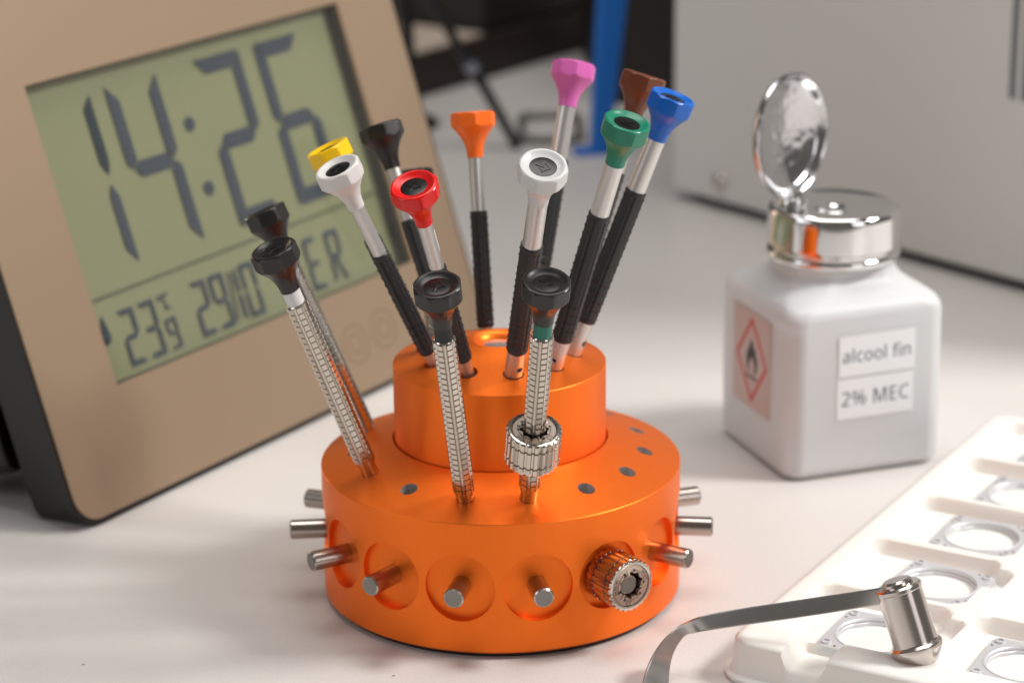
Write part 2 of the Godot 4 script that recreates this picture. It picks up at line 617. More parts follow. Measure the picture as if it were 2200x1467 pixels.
func build_drivers() -> void:
	make_driver_meshes()
	driver("pale_grey", "pale grey knobbed screwdriver leaning forward, in front of the pink one", 10.9, 29.8, 74.0, -0.95, true, 12.0)
	driver("green", "green knobbed screwdriver right of the pale grey knob", 46.9, 19.9, 73.2, -2.0, true)
	driver("blue", "blue knobbed screwdriver, farthest right of the fan", 82.9, 20.6, 74.2, -0.6, true)
	driver("brown", "brown knobbed screwdriver behind the blue and green knobs", 118.9, 20.3, 73.6, 0.9, true)
	driver("pink", "pink knobbed screwdriver, tallest of the fan", 154.9, 24.6, 74.0, 0.1, true)
	driver("orange_knob", "bright orange knobbed screwdriver at the middle back of the stand", 190.9, 15.0, 58.7, 0.15, false)
	driver("black", "black knobbed screwdriver with bare silver shaft and rubber sleeve", 226.9, 23.7, 59.5, 0.3, false)
	driver("yellow", "yellow knobbed screwdriver half hidden behind the white knob", 262.9, 24.7, 60.0, 0.55, false)
	driver("white", "bright white knobbed screwdriver in front of the yellow one", 298.9, 25.0, 61.8, 0.4, false)
	var red := driver("red", "red knobbed screwdriver left of the stand's middle", 334.9, 26.2, 63.1, 0.25, false)
	var a := 1.35                                              # the maker's name printed along the red one's shaft
	var dirp := Vector3(sin(a), 0, cos(a))
	var bz := Basis(Vector3(0, -1, 0), Vector3(cos(a), 0, -sin(a)), dirp)
	letters("lettering", "BERGEON", 1.0, M.print_white, red, Transform3D(bz, dirp * 1.84 + Vector3(0, 63.1 - 12.3 - 6.2, 0)), true, 0.12)
	torque_driver("knurled nickel screwdriver with white ring and black knob", M.white_ring, -61.3, 21.3, 69.1, 0.2)
	torque_driver("knurled nickel screwdriver with black ring, standing before the red one", M.black_ring, -13.3, 20.3, 67.8, 0.45)
	torque_driver("knurled nickel screwdriver with teal ring, carrying a fluted torque wheel", M.teal_ring, 10.7, 21.1, 69.3, 0.3)
	torque_driver("knurled nickel screwdriver with black knob behind the white ringed one", M.black_ring, -109.3, 24.9, 66.3, 0.6)
	torque_driver("knurled nickel screwdriver at the back, its knob behind the red one", M.black_ring, -157.3, 21.6, 66.0, 0.6)

# ------------------------------------------------------------------ fluted torque wheels
func build_torque_wheels() -> void:
	var body := Soup.new()
	var n := 192
	var teeth := 24
	var prof := [[0.0, 5.2, 0.0], [0.0, 6.1, 0.0], [0.25, 6.45, 0.4], [0.4, 6.95, 1.0], [2.2, 6.95, 1.0], [2.3, 6.45, 1.0], [2.65, 6.45, 1.0], [2.75, 6.95, 1.0], [7.3, 6.95, 1.0], [7.4, 6.45, 1.0], [7.75, 6.45, 1.0], [7.85, 6.95, 1.0], [9.7, 6.95, 1.0], [9.95, 6.65, 0.35], [10.1, 6.2, 0.0], [10.1, 5.62, 0.0], [9.3, 5.62, 0.0]]
	var rings := []
	for p in prof:
		var ring := PackedVector3Array()
		for j in n:
			var a := TAU * j / n
			var w := fposmod(a * teeth / TAU, 1.0)
			var f := smoothstep(0.42, 0.52, w) * (1.0 - smoothstep(0.78, 0.88, w))
			var r: float = p[1] - 0.42 * f * p[2]
			ring.append(Vector3(r * sin(a), p[0], r * cos(a)))
		rings.append(ring)
	body.loft(rings)
	var bm := body.mesh(28.0)
	var face := Soup.new()
	var fr := []
	for p in [[9.2, 5.5, 0.0], [9.8, 5.5, 0.0], [9.95, 5.38, 0.0], [9.95, 3.75, 0.0], [9.95, 3.3, 1.0], [9.0, 3.2, 1.0], [7.5, 3.1, 1.0], [1.0, 2.9, 0.0]]:
		var ring := PackedVector3Array()
		for j in 120:
			var a := TAU * j / 120
			var w := fposmod(a * 10 / TAU, 1.0)
			var r: float = p[1] + (0.42 if w > 0.5 else 0.0) * p[2]
			ring.append(Vector3(r * sin(a), p[0], r * cos(a)))
		fr.append(ring)
	face.loft(fr)
	var fm := face.mesh(28.0)
	var back := Soup.new()
	back.lathe([Vector2(2.6, 0.02), Vector2(5.3, 0.02), Vector2(5.3, 9.2), Vector2(5.62, 9.2)], 48)
	var slots := Soup.new()                                     # the cut lines and relief holes of the collet
	for k in 3:
		var a0 := TAU / 3.0 * k
		var prev := PackedVector3Array()
		for i in 13:
			var a := a0 + deg_to_rad(76.0) * i / 12.0
			var d := Vector3(sin(a), 0, cos(a))
			var cur := PackedVector3Array([d * 3.98 + Vector3.UP * 9.975, d * 4.14 + Vector3.UP * 9.975])
			if i:
				slots.quad(prev[0], cur[0], cur[1], prev[1])
				slots.quad(prev[1], cur[1], cur[0], prev[0])
			prev = cur
		for ae in [a0, a0 + deg_to_rad(76.0)]:
			var c := Vector3(sin(ae), 0, cos(ae)) * 4.06 + Vector3.UP * 9.96
			var hole := Soup.new()
			hole.lathe([Vector2(0.36, -0.02), Vector2(0.36, 0.02), Vector2(0, 0.02)], 14)
			slots.add(hole, Transform3D(Basis(), c))
	var sm := slots.mesh(20.0)
	var bridge := Soup.new()
	for k in 3:
		var a := TAU / 3.0 * k - 0.28
		var one := Soup.new()
		one.box(Vector3(-0.3, 9.9, 2.9), Vector3(0.3, 10.15, 4.5), 0.1)
		bridge.add(one, Transform3D(Basis(Vector3.UP, a), Vector3.ZERO))
	var brm := bridge.mesh(30.0)
	var spots := []
	var d1 := az_dir(10.7) * sin(deg_to_rad(21.1)) + Vector3.UP * cos(deg_to_rad(21.1))
	spots.append([lower_hole(10.7) + d1 * 13.0, along(d1, 0.6), "fluted nickel torque wheel pushed onto the teal ringed screwdriver"])
	var d2 := az_dir(PIN_AZ + 24.0)
	spots.append([d2 * 46.75 + Vector3.UP * PIN_Y, along(d2, 1.05), "fluted nickel torque wheel hung on a side pin of the orange stand"])
	for sp in spots:
		var t := thing("torque_wheel", sp[2], "torque wheel", sp[0], sp[1], "fluted torque wheels")
		part("fluted_body", bm, M.nickel, t)
		var f := part("collet_face", fm, M.nickel_face, t)
		part("collet_slots", sm, M.engrave, f)
		part("collet_bridge", brm, M.nickel, f)
		part("back_plate", back.mesh(), M.nickel, t)
		for w in [["mNm", -1.15, 1.15, 0.24], ["25", 0.35, 1.15, 0.22], ["patent", 2.5, 0.8, 0.115]]:
			var txt: String = w[0]
			for i in txt.length():
				var a: float = w[1] - (i - (txt.length() - 1) / 2.0) * w[3] * (1.25 if txt[i] == "m" else 1.0)
				var dd := Vector3(sin(a), 0, cos(a))
				var b := Basis(Vector3(-cos(a), 0, sin(a)), dd, Vector3.UP)
				letters("engraved_letter", txt[i], w[2], M.engrave, f, Transform3D(b, dd * 4.88 + Vector3.UP * 9.97), false, 0.04)

# ------------------------------------------------------------------ the clock
func seg_poly(pts: Array, z0: float, z1: float) -> Soup:        # a flat printed shape on the display, x right, y up
	var s := Soup.new()
	var o := []
	for p in pts:
		o.append(Vector2(p.x, -p.y))
	if area2(o) > 0.0:
		o.reverse()
	s.slab(o, z0, z1, 0.0)
	return s

func area2(o: Array) -> float:
	var a := 0.0
	for i in o.size():
		var p: Vector2 = o[i]
		var q: Vector2 = o[(i + 1) % o.size()]
		a += p.x * q.y - q.x * p.y
	return a

# seven-segment figure with mitred strokes; segs names the lit ones
func digit_soup(x0: float, y0: float, w: float, h: float, th: float, segs: String, gap: float) -> Soup:
	var s := Soup.new()
	var x1 := x0 + w
	var y1 := y0 + h
	var ym := y0 + h / 2
	var g := gap
	var half := th * 0.5
	var shapes := {
		"a": [Vector2(x0 + g, y1), Vector2(x1 - g, y1), Vector2(x1 - th, y1 - th), Vector2(x0 + th, y1 - th)],
		"d": [Vector2(x0 + g, y0), Vector2(x1 - g, y0), Vector2(x1 - th, y0 + th), Vector2(x0 + th, y0 + th)],
		"g": [Vector2(x0 + half + g, ym), Vector2(x0 + th + g * 0.5, ym + half), Vector2(x1 - th - g * 0.5, ym + half), Vector2(x1 - half - g, ym), Vector2(x1 - th - g * 0.5, ym - half), Vector2(x0 + th + g * 0.5, ym - half)],
		"f": [Vector2(x0, y1 - g), Vector2(x0 + th - g * 0.4, y1 - th - g), Vector2(x0 + th - g * 0.4, ym + half + g), Vector2(x0 + half, ym + g), Vector2(x0, ym + half)],
		"e": [Vector2(x0, y0 + g), Vector2(x0 + th - g * 0.4, y0 + th + g), Vector2(x0 + th - g * 0.4, ym - half - g), Vector2(x0 + half, ym - g), Vector2(x0, ym - half)],
		"b": [Vector2(x1, y1 - g), Vector2(x1 - th + g * 0.4, y1 - th - g), Vector2(x1 - th + g * 0.4, ym + half + g), Vector2(x1 - half, ym + g), Vector2(x1, ym + half)],
		"c": [Vector2(x1, y0 + g), Vector2(x1 - th + g * 0.4, y0 + th + g), Vector2(x1 - th + g * 0.4, ym - half - g), Vector2(x1 - half, ym - g), Vector2(x1, ym - half)],
	}
	for c in segs:
		s.add(seg_poly(shapes[c], -0.02, 0.05), Transform3D())
	return s

func round_rect_face(x0: float, y0: float, x1: float, y1: float, r: float, n: int) -> Array:
	return Soup.rounded(x0, -y1, x1, -y0, r, n)

func build_clock() -> void:
	var tau := deg_to_rad(18.4811)
	var yaw := deg_to_rad(56.9119)
	var e := Vector3(cos(yaw), 0, -sin(yaw))
	var n := Vector3(sin(yaw), 0, cos(yaw))
	var u := Vector3.UP * cos(tau) - n * sin(tau)
	var nn := n * cos(tau) + Vector3.UP * sin(tau)
	# local axes: x right along the face, y out of the face, z down the face (so that slabs lie on the face)
	var t := thing("digital_clock", "copper faced digital desk clock showing 14:26 behind the stand", "clock", Vector3(-117.15, 1.5, -43.94), Basis(e, nn, -u))
	var face_o := round_rect_face(-5.6, 0.6, 206.0, 161.0, 9.0, 8)
	var lcd_r := round_rect_face(24.9, 34.6, 176.0, 125.5, 0.6, 8)
	var s := Soup.new()
	s.ring_plate(face_o, lcd_r, -1.2, 0.0, 0.25)
	part("front_panel", s.mesh(), M.copper, t)
	s = Soup.new()
	var rings := []
	for st in [[-27.0, -22.0], [-26.0, -20.0], [-22.0, -6.0], [-18.0, -1.0], [-2.0, 1.2], [-0.5, 1.3], [-0.3, 1.0], [-0.35, 0.1]]:
		var ring := PackedVector3Array()
		for i in face_o.size():
			var p: Vector2 = face_o[i] + Soup.outwards(face_o, i) * (st[1] if face_o[i].y > -40.0 else st[1])
			ring.append(Vector3(p.x, st[0], p.y))
		rings.append(ring)
	s.loft(rings)
	s.cap(rings[0], false)
	var housing := part("housing", s.mesh(40.0), M.shell_black, t)
	s = Soup.new()
	s.ring_plate(round_rect_face(24.3, 34.0, 176.6, 126.1, 0.8, 8), round_rect_face(25.0, 34.7, 175.9, 125.4, 0.6, 8), -6.0, -1.25)
	part("display_bezel", s.mesh(), M.lcd_wall, t)
	s = Soup.new()
	s.slab(round_rect_face(24.2, 33.9, 176.7, 126.2, 0.6, 3), -7.5, -6.0, 0.0)
	var lcd := part("display", s.mesh(), M.lcd, t)
	s = Soup.new()
	s.slab(round_rect_face(25.2, 34.9, 175.7, 125.2, 0.6, 3), -1.0, -0.4, 0.0)
	part("display_window", s.mesh(), M.window, t)
	var dz := Transform3D(Basis(), Vector3(0, -5.5, 0))
	var one := Soup.new()
	one.add(seg_poly([Vector2(54.9, 118.2), Vector2(51.0, 114.5), Vector2(51.0, 97.5), Vector2(53.3, 93.6), Vector2(54.9, 97.5)], -0.02, 0.05), Transform3D())
	part("digit", one.mesh(), M.segment_dark, lcd, dz)
	one = Soup.new()
	one.add(seg_poly([Vector2(52.8, 90.9), Vector2(51.0, 87.5), Vector2(51.0, 71.0), Vector2(54.9, 66.2), Vector2(54.9, 86.5)], -0.02, 0.05), Transform3D())
	part("digit", one.mesh(), M.segment, lcd, dz)
	for d in [[62.0, 23.6, "fgbc"], [103.6, 22.9, "abged"], [134.4, 22.9, "afgedc"]]:
		part("digit", digit_soup(d[0], 65.3, d[1], 54.4, 5.0, d[2], 0.45).mesh(), M.segment, lcd, dz)
	for y in [101.2, 80.3]:
		var dot := Soup.new()
		dot.lathe([Vector2(2.3, -0.02), Vector2(2.3, 0.05), Vector2(0, 0.05)], 28)
		part("colon_dot", dot.mesh(), M.segment, lcd, Transform3D(Basis(), Vector3(94.4, -5.5, -y)))
	var small := [[38.8, 7.0, "abged"], [48.0, 7.0, "abgcd"], [72.4, 7.0, "abged"], [81.2, 7.0, "abcdfg"], [92.6, 1.9, "bc"], [96.4, 7.0, "abcdef"], [129.6, 7.0, "afged"]]
	for d in small:
		part("digit", digit_soup(d[0], 37.0, d[1], 17.3, 1.65, d[2], 0.15).mesh(), M.segment, lcd, dz)
	part("digit", digit_soup(57.6, 37.2, 4.8, 9.6, 1.1, "abcdfg", 0.12).mesh(), M.segment, lcd, dz)
	var rr := digit_soup(141.2, 37.0, 7.0, 17.3, 1.65, "abefg", 0.15)
	rr.add(seg_poly([Vector2(143.6, 45.4), Vector2(145.2, 45.4), Vector2(148.2, 37.0), Vector2(146.6, 37.0)], -0.02, 0.05), Transform3D())
	part("digit", rr.mesh(), M.segment, lcd, dz)
	var mm := digit_soup(116.8, 37.0, 8.6, 17.3, 1.5, "fbec", 0.15)
	mm.add(seg_poly([Vector2(118.3, 54.2), Vector2(121.1, 48.0), Vector2(123.9, 54.2), Vector2(122.6, 54.2), Vector2(121.1, 50.6), Vector2(119.6, 54.2)], -0.02, 0.05), Transform3D())
	part("digit", mm.mesh(), M.segment, lcd, dz)
	var slash := seg_poly([Vector2(89.4, 38.0), Vector2(90.2, 38.0), Vector2(91.6, 53.5), Vector2(90.8, 53.5)], -0.02, 0.05)
	part("date_slash", slash.mesh(), M.segment, lcd, dz)
	var cs := Soup.new()
	cs.add(digit_soup(59.6, 49.4, 3.0, 5.0, 0.7, "afed", 0.05), Transform3D())
	cs.add(digit_soup(57.2, 52.6, 1.7, 1.8, 0.5, "abcdef", 0.0), Transform3D())
	part("degree_unit", cs.mesh(), M.segment, lcd, dz)
	var drop := seg_poly([Vector2(32.2, 55.0), Vector2(30.2, 49.6), Vector2(29.6, 47.6), Vector2(30.4, 46.2), Vector2(32.4, 46.0), Vector2(33.8, 47.4), Vector2(33.6, 49.6)], -0.02, 0.05)
	part("thermometer_icon", drop.mesh(), M.segment_dark, lcd, dz)
	var line := seg_poly([Vector2(25.0, 59.3), Vector2(176.0, 60.3), Vector2(176.0, 61.0), Vector2(25.0, 60.0)], -0.02, 0.04)
	part("divider_line", line.mesh(), M.thin_line, lcd, dz)
	for b in [[118.4, 16.0], [134.7, 16.6], [150.6, 17.6]]:
		for r in [[6.6, 6.0], [3.4, 2.8]]:
			var ring := Soup.new()
			ring.lathe([Vector2(r[0], 0.0), Vector2(r[0], 0.04), Vector2(r[1], 0.04), Vector2(r[1], 0.0)], 40)
			part("touch_mark", ring.mesh(), M.touch, t, Transform3D(Basis(), Vector3(b[0], 0.0, -b[1])))
	# battery hump and rear foot
	s = Soup.new()
	s.box(Vector3(30, -44, -120), Vector3(172, -25, -36), 7.0)
	part("battery_hump", s.mesh(40.0), M.shell_black, housing)
	s = Soup.new()
	s.box(Vector3(-4, -54, -100), Vector3(26, -24, -18.6), 5.0)
	part("rear_foot", s.mesh(40.0), M.shell_black, housing)

# ------------------------------------------------------------------ the dispenser bottle
func squircle(half: float, r: float, n: int, y: float) -> PackedVector3Array:
	var out := PackedVector3Array()
	for p in Soup.rounded(-half, -half, half, half, minf(r, half * 0.999), n):
		out.append(Vector3(p.x, y, p.y))
	return out

func circle_like(half: float, r: float, n: int, y: float, rad: float, mixing: float) -> PackedVector3Array:
	var out := PackedVector3Array()
	for p in squircle(half, r, n, y):
		var d := Vector2(p.x, p.z)
		var c := d.normalized() * rad
		var q := d.lerp(c, mixing)
		out.append(Vector3(q.x, y, q.y))
	return out

func build_bottle() -> void:
	var ang := atan2(15.2, 43.7)                                # the lettered face looks towards the viewer and to the right
	var b := Basis(Vector3.UP, ang)
	var t := thing("dispenser_bottle", "square white plastic alcohol dispenser bottle with chrome lid open", "bottle", Vector3(101.2, 0, -105.0), b)
	var s := Soup.new()
	var n := 8
	var rings := []
	for l in [[0.0, 21.0, 4.0], [0.3, 23.5, 4.8], [1.2, 25.2, 5.6], [2.6, 26.0, 6.0], [24.0, 26.2, 6.0], [49.0, 26.0, 6.0], [50.8, 25.7, 6.3], [52.2, 25.0, 6.8], [53.2, 24.0, 7.2]]:
		rings.append(squircle(l[1], l[2], n, l[0]))
	rings.append(circle_like(22.6, 8.8, n, 54.4, 22.6, 0.12))
	rings.append(circle_like(21.0, 9.2, n, 55.8, 21.0, 0.4))
	rings.append(circle_like(19.6, 9.5, n, 57.2, 19.8, 0.75))
	rings.append(circle_like(18.6, 9.5, n, 58.8, 18.9, 0.97))
	rings.append(circle_like(18.0, 9.5, n, 60.2, 18.5, 1.0))
	rings.append(circle_like(18.0, 9.5, n, 63.4, 18.3, 1.0))
	s.loft(rings)
	s.fan(rings[0], false)
	s.fan(rings[rings.size() - 1], true)
	part("body", s.mesh(50.0), M.bottle, t)
	var fill := Soup.new()
	var lr := []
	for l in [[1.4, 22.0, 4.0], [2.6, 24.2, 5.0], [24.0, 24.8, 5.2], [45.5, 24.7, 5.2], [45.6, 24.6, 5.2]]:
		lr.append(squircle(l[1], l[2], n, l[0]))
	fill.loft(lr)
	fill.fan(lr[0], false)
	fill.fan(lr[4], true)
	part("liquid", fill.mesh(50.0), M.liquid, t)
	# labels
	var front := Basis(Vector3.RIGHT, Vector3(0, 0, 1), Vector3(0, -1, 0))      # slab x, z(down) on the face that looks along +z
	var lb := Soup.new()
	lb.slab([Vector2(-12.6, -6.3), Vector2(-12.6, 6.3), Vector2(12.6, 6.3), Vector2(12.6, -6.3)], 0, 0.12, 0.0)
	var rows := [["alcool fin", 38.2, 0.0], ["2% MEC", 24.8, -0.2]]
	for r in rows:
		var l := part("label", lb.mesh(), M.label_white, t, Transform3D(front * Basis(Vector3.UP, 0.015 + 0.01 * r[2]), Vector3(2.4 + r[2], r[1], 26.22)))
		letters("lettering", r[0], 4.05 if r[0] == "alcool fin" else 4.5, M.ink_blue, l, Transform3D(Basis(Vector3.RIGHT, Vector3(0, 0, -1), Vector3.UP), Vector3(0, 0.13, 0.0)), false, 0.04)
	var left := Basis(Vector3(0, 0, 1), Vector3(-1, 0, 0), Vector3(0, -1, 0))
	var hz := Soup.new()
	hz.slab([Vector2(-13.4, -15.5), Vector2(-13.4, 15.5), Vector2(13.4, 15.5), Vector2(13.4, -15.5)], 0, 0.12, 0.0)
	var hl := part("hazard_label", hz.mesh(), M.label_pink, t, Transform3D(left, Vector3(-26.2, 31.2, -0.2)))
	var dia := Soup.new()
	dia.ring_plate([Vector2(-11.2, 0), Vector2(0, 13.8), Vector2(11.2, 0), Vector2(0, -13.8)], [Vector2(-9.6, 0), Vector2(0, 11.8), Vector2(9.6, 0), Vector2(0, -11.8)], 0.11, 0.17)
	part("red_diamond", dia.mesh(), M.ink_red, hl)
	var fl := [Vector2(-1.2, -4.6), Vector2(-3.0, -3.4), Vector2(-3.9, -1.0), Vector2(-3.6, 1.4), Vector2(-2.4, 3.4), Vector2(-2.2, 2.2), Vector2(-1.5, 4.6), Vector2(-0.3, 7.4), Vector2(-0.2, 5.0), Vector2(0.9, 6.0), Vector2(1.2, 3.4), Vector2(2.4, 4.4), Vector2(2.9, 2.2), Vector2(3.9, 0.8), Vector2(3.8, -1.8), Vector2(2.8, -3.8), Vector2(1.2, -4.6), Vector2(2.2, -2.6), Vector2(1.6, -0.6), Vector2(0.4, 0.9), Vector2(-0.6, 0.4), Vector2(-1.8, -1.6), Vector2(-2.0, -3.2)]
	var flame := seg_poly(fl, 0.11, 0.17)
	flame.add(seg_poly([Vector2(-4, -6.0), Vector2(4, -6.0), Vector2(4, -5.2), Vector2(-4, -5.2)], 0.11, 0.17), Transform3D())
	part("flame_symbol", flame.mesh(), M.ink_black, hl)
	# chrome pump cap
	s = Soup.new()
	s.lathe([Vector2(18.4, 58.6), Vector2(19.2, 58.6), Vector2(19.9, 59.0), Vector2(20.2, 59.8), Vector2(20.1, 60.6), Vector2(19.6, 61.2), Vector2(18.7, 61.9), Vector2(18.7, 62.5), Vector2(19.8, 62.8), Vector2(20.4, 63.3), Vector2(20.4, 64.4), Vector2(20.1, 69.0), Vector2(19.9, 72.4), Vector2(19.6, 73.6), Vector2(19.0, 74.3), Vector2(18.2, 74.5), Vector2(17.4, 74.3), Vector2(16.4, 73.8), Vector2(14.6, 73.4), Vector2(6.0, 73.0), Vector2(5.6, 73.3), Vector2(5.0, 73.5), Vector2(4.0, 73.5), Vector2(3.2, 73.2), Vector2(2.6, 72.6), Vector2(0, 72.4)], 96)
	var cap := part("chrome_cap", s.mesh(38.0), M.chrome, t, Transform3D(Basis(), Vector3(0, 3.4, 0)))
	# open lid: a shallow dish on a hinge at the rear left of the cap
	var lid := Soup.new()
	lid.lathe([Vector2(0, -3.2), Vector2(9.0, -2.8), Vector2(14.5, -1.8), Vector2(17.2, -0.6), Vector2(18.6, 0.6), Vector2(19.0, 1.6), Vector2(18.7, 2.3), Vector2(18.0, 2.4), Vector2(17.3, 1.9), Vector2(16.5, 0.6), Vector2(15.6, -0.1), Vector2(13.5, -0.9), Vector2(8.5, -1.9), Vector2(0, -2.3)], 72)
	var inv := b.inverse()
	var facing := (inv * Vector3(0.76, 0.05, 0.65)).normalized()
	var lx := Vector3.UP.cross(facing).normalized()
	var lbs := Basis(lx, facing, lx.cross(facing).normalized())
	var lid_at := inv * Vector3(-15.0, 99.4, 1.5)
	part("lid", lid.mesh(38.0), M.chrome_worn, t, Transform3D(lbs, lid_at))
	var hinge := Soup.new()
	var h0 := inv * Vector3(-12.5, 78.2, 1.0)
	hinge.tube([h0 + lx * -4.5, h0 + lx * -3.6, h0 + lx * 3.6, h0 + lx * 4.5], [1.4, 2.6, 2.6, 1.4], 20)
	hinge.tube([h0 + Vector3(0, -1.0, 0), h0 + Vector3(0, 1.5, 0), lid_at + Vector3(0, -17.5, 0) - facing * 0.6], [3.8, 3.5, 2.2], 16)
	part("hinge", hinge.mesh(40.0), M.chrome, t)

# ------------------------------------------------------------------ the tray of watch plates
var tray_o := Vector3(71.87, 0, 37.9)
var tray_b := Basis(Vector3(0.861, 0, 0.509), Vector3.UP, Vector3(-0.509, 0, 0.861))   # x = right, z = towards the viewer (minus "along")

func tray_height(r: float, a: float) -> float:
	# height of the vacuum-formed sheet at r (to the right) and a (along, away from the viewer)
	var rim := 11.0
	var depth := 4.2
	var h := rim
	for c in 3:
		var x0 := 4.5 + 43.0 * c
		for k in range(-1, 6):
			var a0 := -15.5 + 35.5 * k
			if k < 0:
				continue
			h = minf(h, rim - depth * pocket(r, a, x0 + 18.0, 18.0, a0 + 15.5, 15.5, 4.0))
			# finger slot to the right of each pocket
			h = minf(h, rim - depth * pocket(r, a, x0 + 36.0, 5.0, a0 + 20.0, 5.5, 2.0))
	h = minf(h, rim - 4.6 * pocket(r, a, 18.5, 5.2, -26.0, 10.5, 2.0))
	return h

func pocket(x: float, y: float, cx: float, hx: float, cy: float, hy: float, rad: float) -> float:
	var q := Vector2(absf(x - cx) - hx + rad, absf(y - cy) - hy + rad)
	var d := Vector2(maxf(q.x, 0), maxf(q.y, 0)).length() + minf(maxf(q.x, q.y), 0.0) - rad
	return 1.0 - smoothstep(-1.1, 1.1, d)

func build_tray() -> void:
	var t := thing("parts_tray", "white vacuum-formed plastic parts tray at the lower right corner", "tray", tray_o, tray_b)
	var r0 := -2.6
	var r1 := 128.0
	var a0 := -27.5
	var a1 := 163.0
	var rc := 7.0
	var step := 1.0
	var s := Soup.new()
	var nx := int((r1 - r0) / step)
	var nz := int((a1 - a0) / step)
	var grid := []
	for j in nz + 1:
		var row := PackedVector3Array()
		for i in nx + 1:
			var r := r0 + (r1 - r0) * i / nx
			var a := a0 + (a1 - a0) * j / nz
			# pull the corners round
			var cx := clampf(r, r0 + rc, r1 - rc)
			var ca := clampf(a, a0 + rc, a1 - rc)
			var d := Vector2(r - cx, a - ca)
			if d.x != 0.0 and d.y != 0.0:
				var m := maxf(absf(d.x), absf(d.y))
				d = d * (m / d.length())
				r = cx + d.x
				a = ca + d.y
			var edge := minf(minf(r - r0, r1 - r), minf(a - a0, a1 - a))
			if d.x != 0.0 or d.y != 0.0:
				edge = minf(edge, rc - d.length())
			var h := tray_height(r, a)
			h -= 1.3 * pow(1.0 - clampf(edge / 2.4, 0.0, 1.0), 2.0)
			row.append(Vector3(r, h, -a))
		grid.append(row)
	for j in nz:
		for i in nx:
			s.quad(grid[j][i], grid[j][i + 1], grid[j + 1][i + 1], grid[j + 1][i])
	# outer wall, flaring down to a small flange
	var edge_pts := []
	for i in nx + 1: edge_pts.append(grid[0][i])
	for j in range(1, nz + 1): edge_pts.append(grid[j][nx])
	for i in range(nx - 1, -1, -1): edge_pts.append(grid[nz][i])
	for j in range(nz - 1, 0, -1): edge_pts.append(grid[j][0])
	var flat := []
	for p in edge_pts:
		flat.append(Vector2(p.x, p.z))
	var rings := []
	for l in [[0.0, 2.0], [0.9, 2.4], [1.5, 2.5], [1.9, 2.1], [2.1, 1.0], [2.6, 0.8]]:
		var ring := PackedVector3Array()
		for i in edge_pts.size():
			var q: Vector2 = flat[i] + Soup.outwards(flat, i) * l[1]
			ring.append(Vector3(q.x, l[0], q.y))
		rings.append(ring)
	var last := PackedVector3Array()
	for p in edge_pts:
		last.append(p)
	rings.append(last)
	s.loft(rings)
	part("tray_sheet", s.mesh(48.0), M.tray, t)
	# watch movement plates
	var pl := Soup.new()
	var outer := []
	var inner := []
	var np := 64
	for i in np:
		var a := TAU * i / np
		var d := Vector2(sin(a), cos(a))
		var m := 12.1 / maxf(absf(d.x), absf(d.y))
		var o := d * minf(m, 16.0)
		outer.append(o)
		inner.append(d * (9.6 if absf(fposmod(a, PI / 2) - PI / 4) > 0.1 else 9.3))
	pl.ring_plate(outer, inner, 0.0, 0.9, 0.12)
	var o2 := []
	var i2 := []
	for i in np:
		var a := TAU * i / np
		var d := Vector2(sin(a), cos(a))
		o2.append(outer[i] * 0.985)
		i2.append(d * 9.9)
	pl.ring_plate(o2, i2, 1.0, 1.8, 0.12)
	var pm := pl.mesh(25.0)
	var step_ring := Soup.new()
	step_ring.ring_plate(circle_pts(10.6, 64), circle_pts(10.1, 64), 1.8, 1.95, 0.05)
	var srm := step_ring.mesh(25.0)
	var hole := Soup.new()
	hole.lathe([Vector2(0.85, 0.0), Vector2(0.85, 0.05), Vector2(0, 0.05)], 16)
	var hm := hole.mesh()
	var boss := Soup.new()
	boss.lathe([Vector2(1.3, 0.0), Vector2(1.3, 0.5), Vector2(0.9, 0.6), Vector2(0.85, 0.1), Vector2(0, 0.1)], 20)
	var bom := boss.mesh()
	var spots := [
		[27.5, -3.0, 0.03, "silver watch plate nearest the tray's front notch"],
		[29.0, 35.0, -0.06, "silver watch plate behind the steel cylinder's top"],
		[27.7, 71.0, 0.04, "silver watch plate third from the front in the tray's left column"],
		[27.5, 105.5, 0.0, "silver watch plate fourth from the front, cut by the photo's right edge"],
		[27.5, 141.0, -0.03, "silver watch plate farthest back in the tray's left column"],
		[66.0, -1.0, 0.05, "silver watch plate at the photo's bottom right corner"],
		[68.0, 35.5, 0.02, "silver watch plate in the second column, only its edge in view"]]
	for sp in spots:
		var b := tray_b * Basis(Vector3.UP, sp[2])
		var w := thing("watch_plate", sp[3], "watch part", tray_o + tray_b * Vector3(sp[0], 6.85, -sp[1]), b, "watch plates lying in the tray")
		part("plate", pm, M.plate_metal, w)
		part("seat_ring", srm, M.plate_metal, w)
		for k in 4:
			var a := PI / 4 + PI / 2 * k
			var c := Vector3(sin(a), 0, cos(a)) * 13.6 + Vector3.UP * 1.75
			part("screw_boss", bom, M.plate_metal, w, Transform3D(Basis(), c))
			part("pin_hole", hm, M.engrave, w, Transform3D(Basis().scaled(Vector3(0.4, 1, 0.4)), Vector3(sin(a + 0.22), 0, cos(a + 0.22)) * 12.9 + Vector3.UP * 1.78))

func circle_pts(r: float, n: int) -> Array:
	var out := []
	for i in n:
		var a := TAU * i / n
		out.append(Vector2(sin(a), cos(a)) * r)
	return out

# ------------------------------------------------------------------ camera, fixed by the photograph's perspective
const CAM := Vector3(3.4072, 277.9522, 641.462)
const PITCH := 0.3144
const ROLL := -0.0115
const F_PX := 5500.0
var cam_r := Vector3.RIGHT
var cam_u := Vector3.UP
var cam_f := Vector3.FORWARD

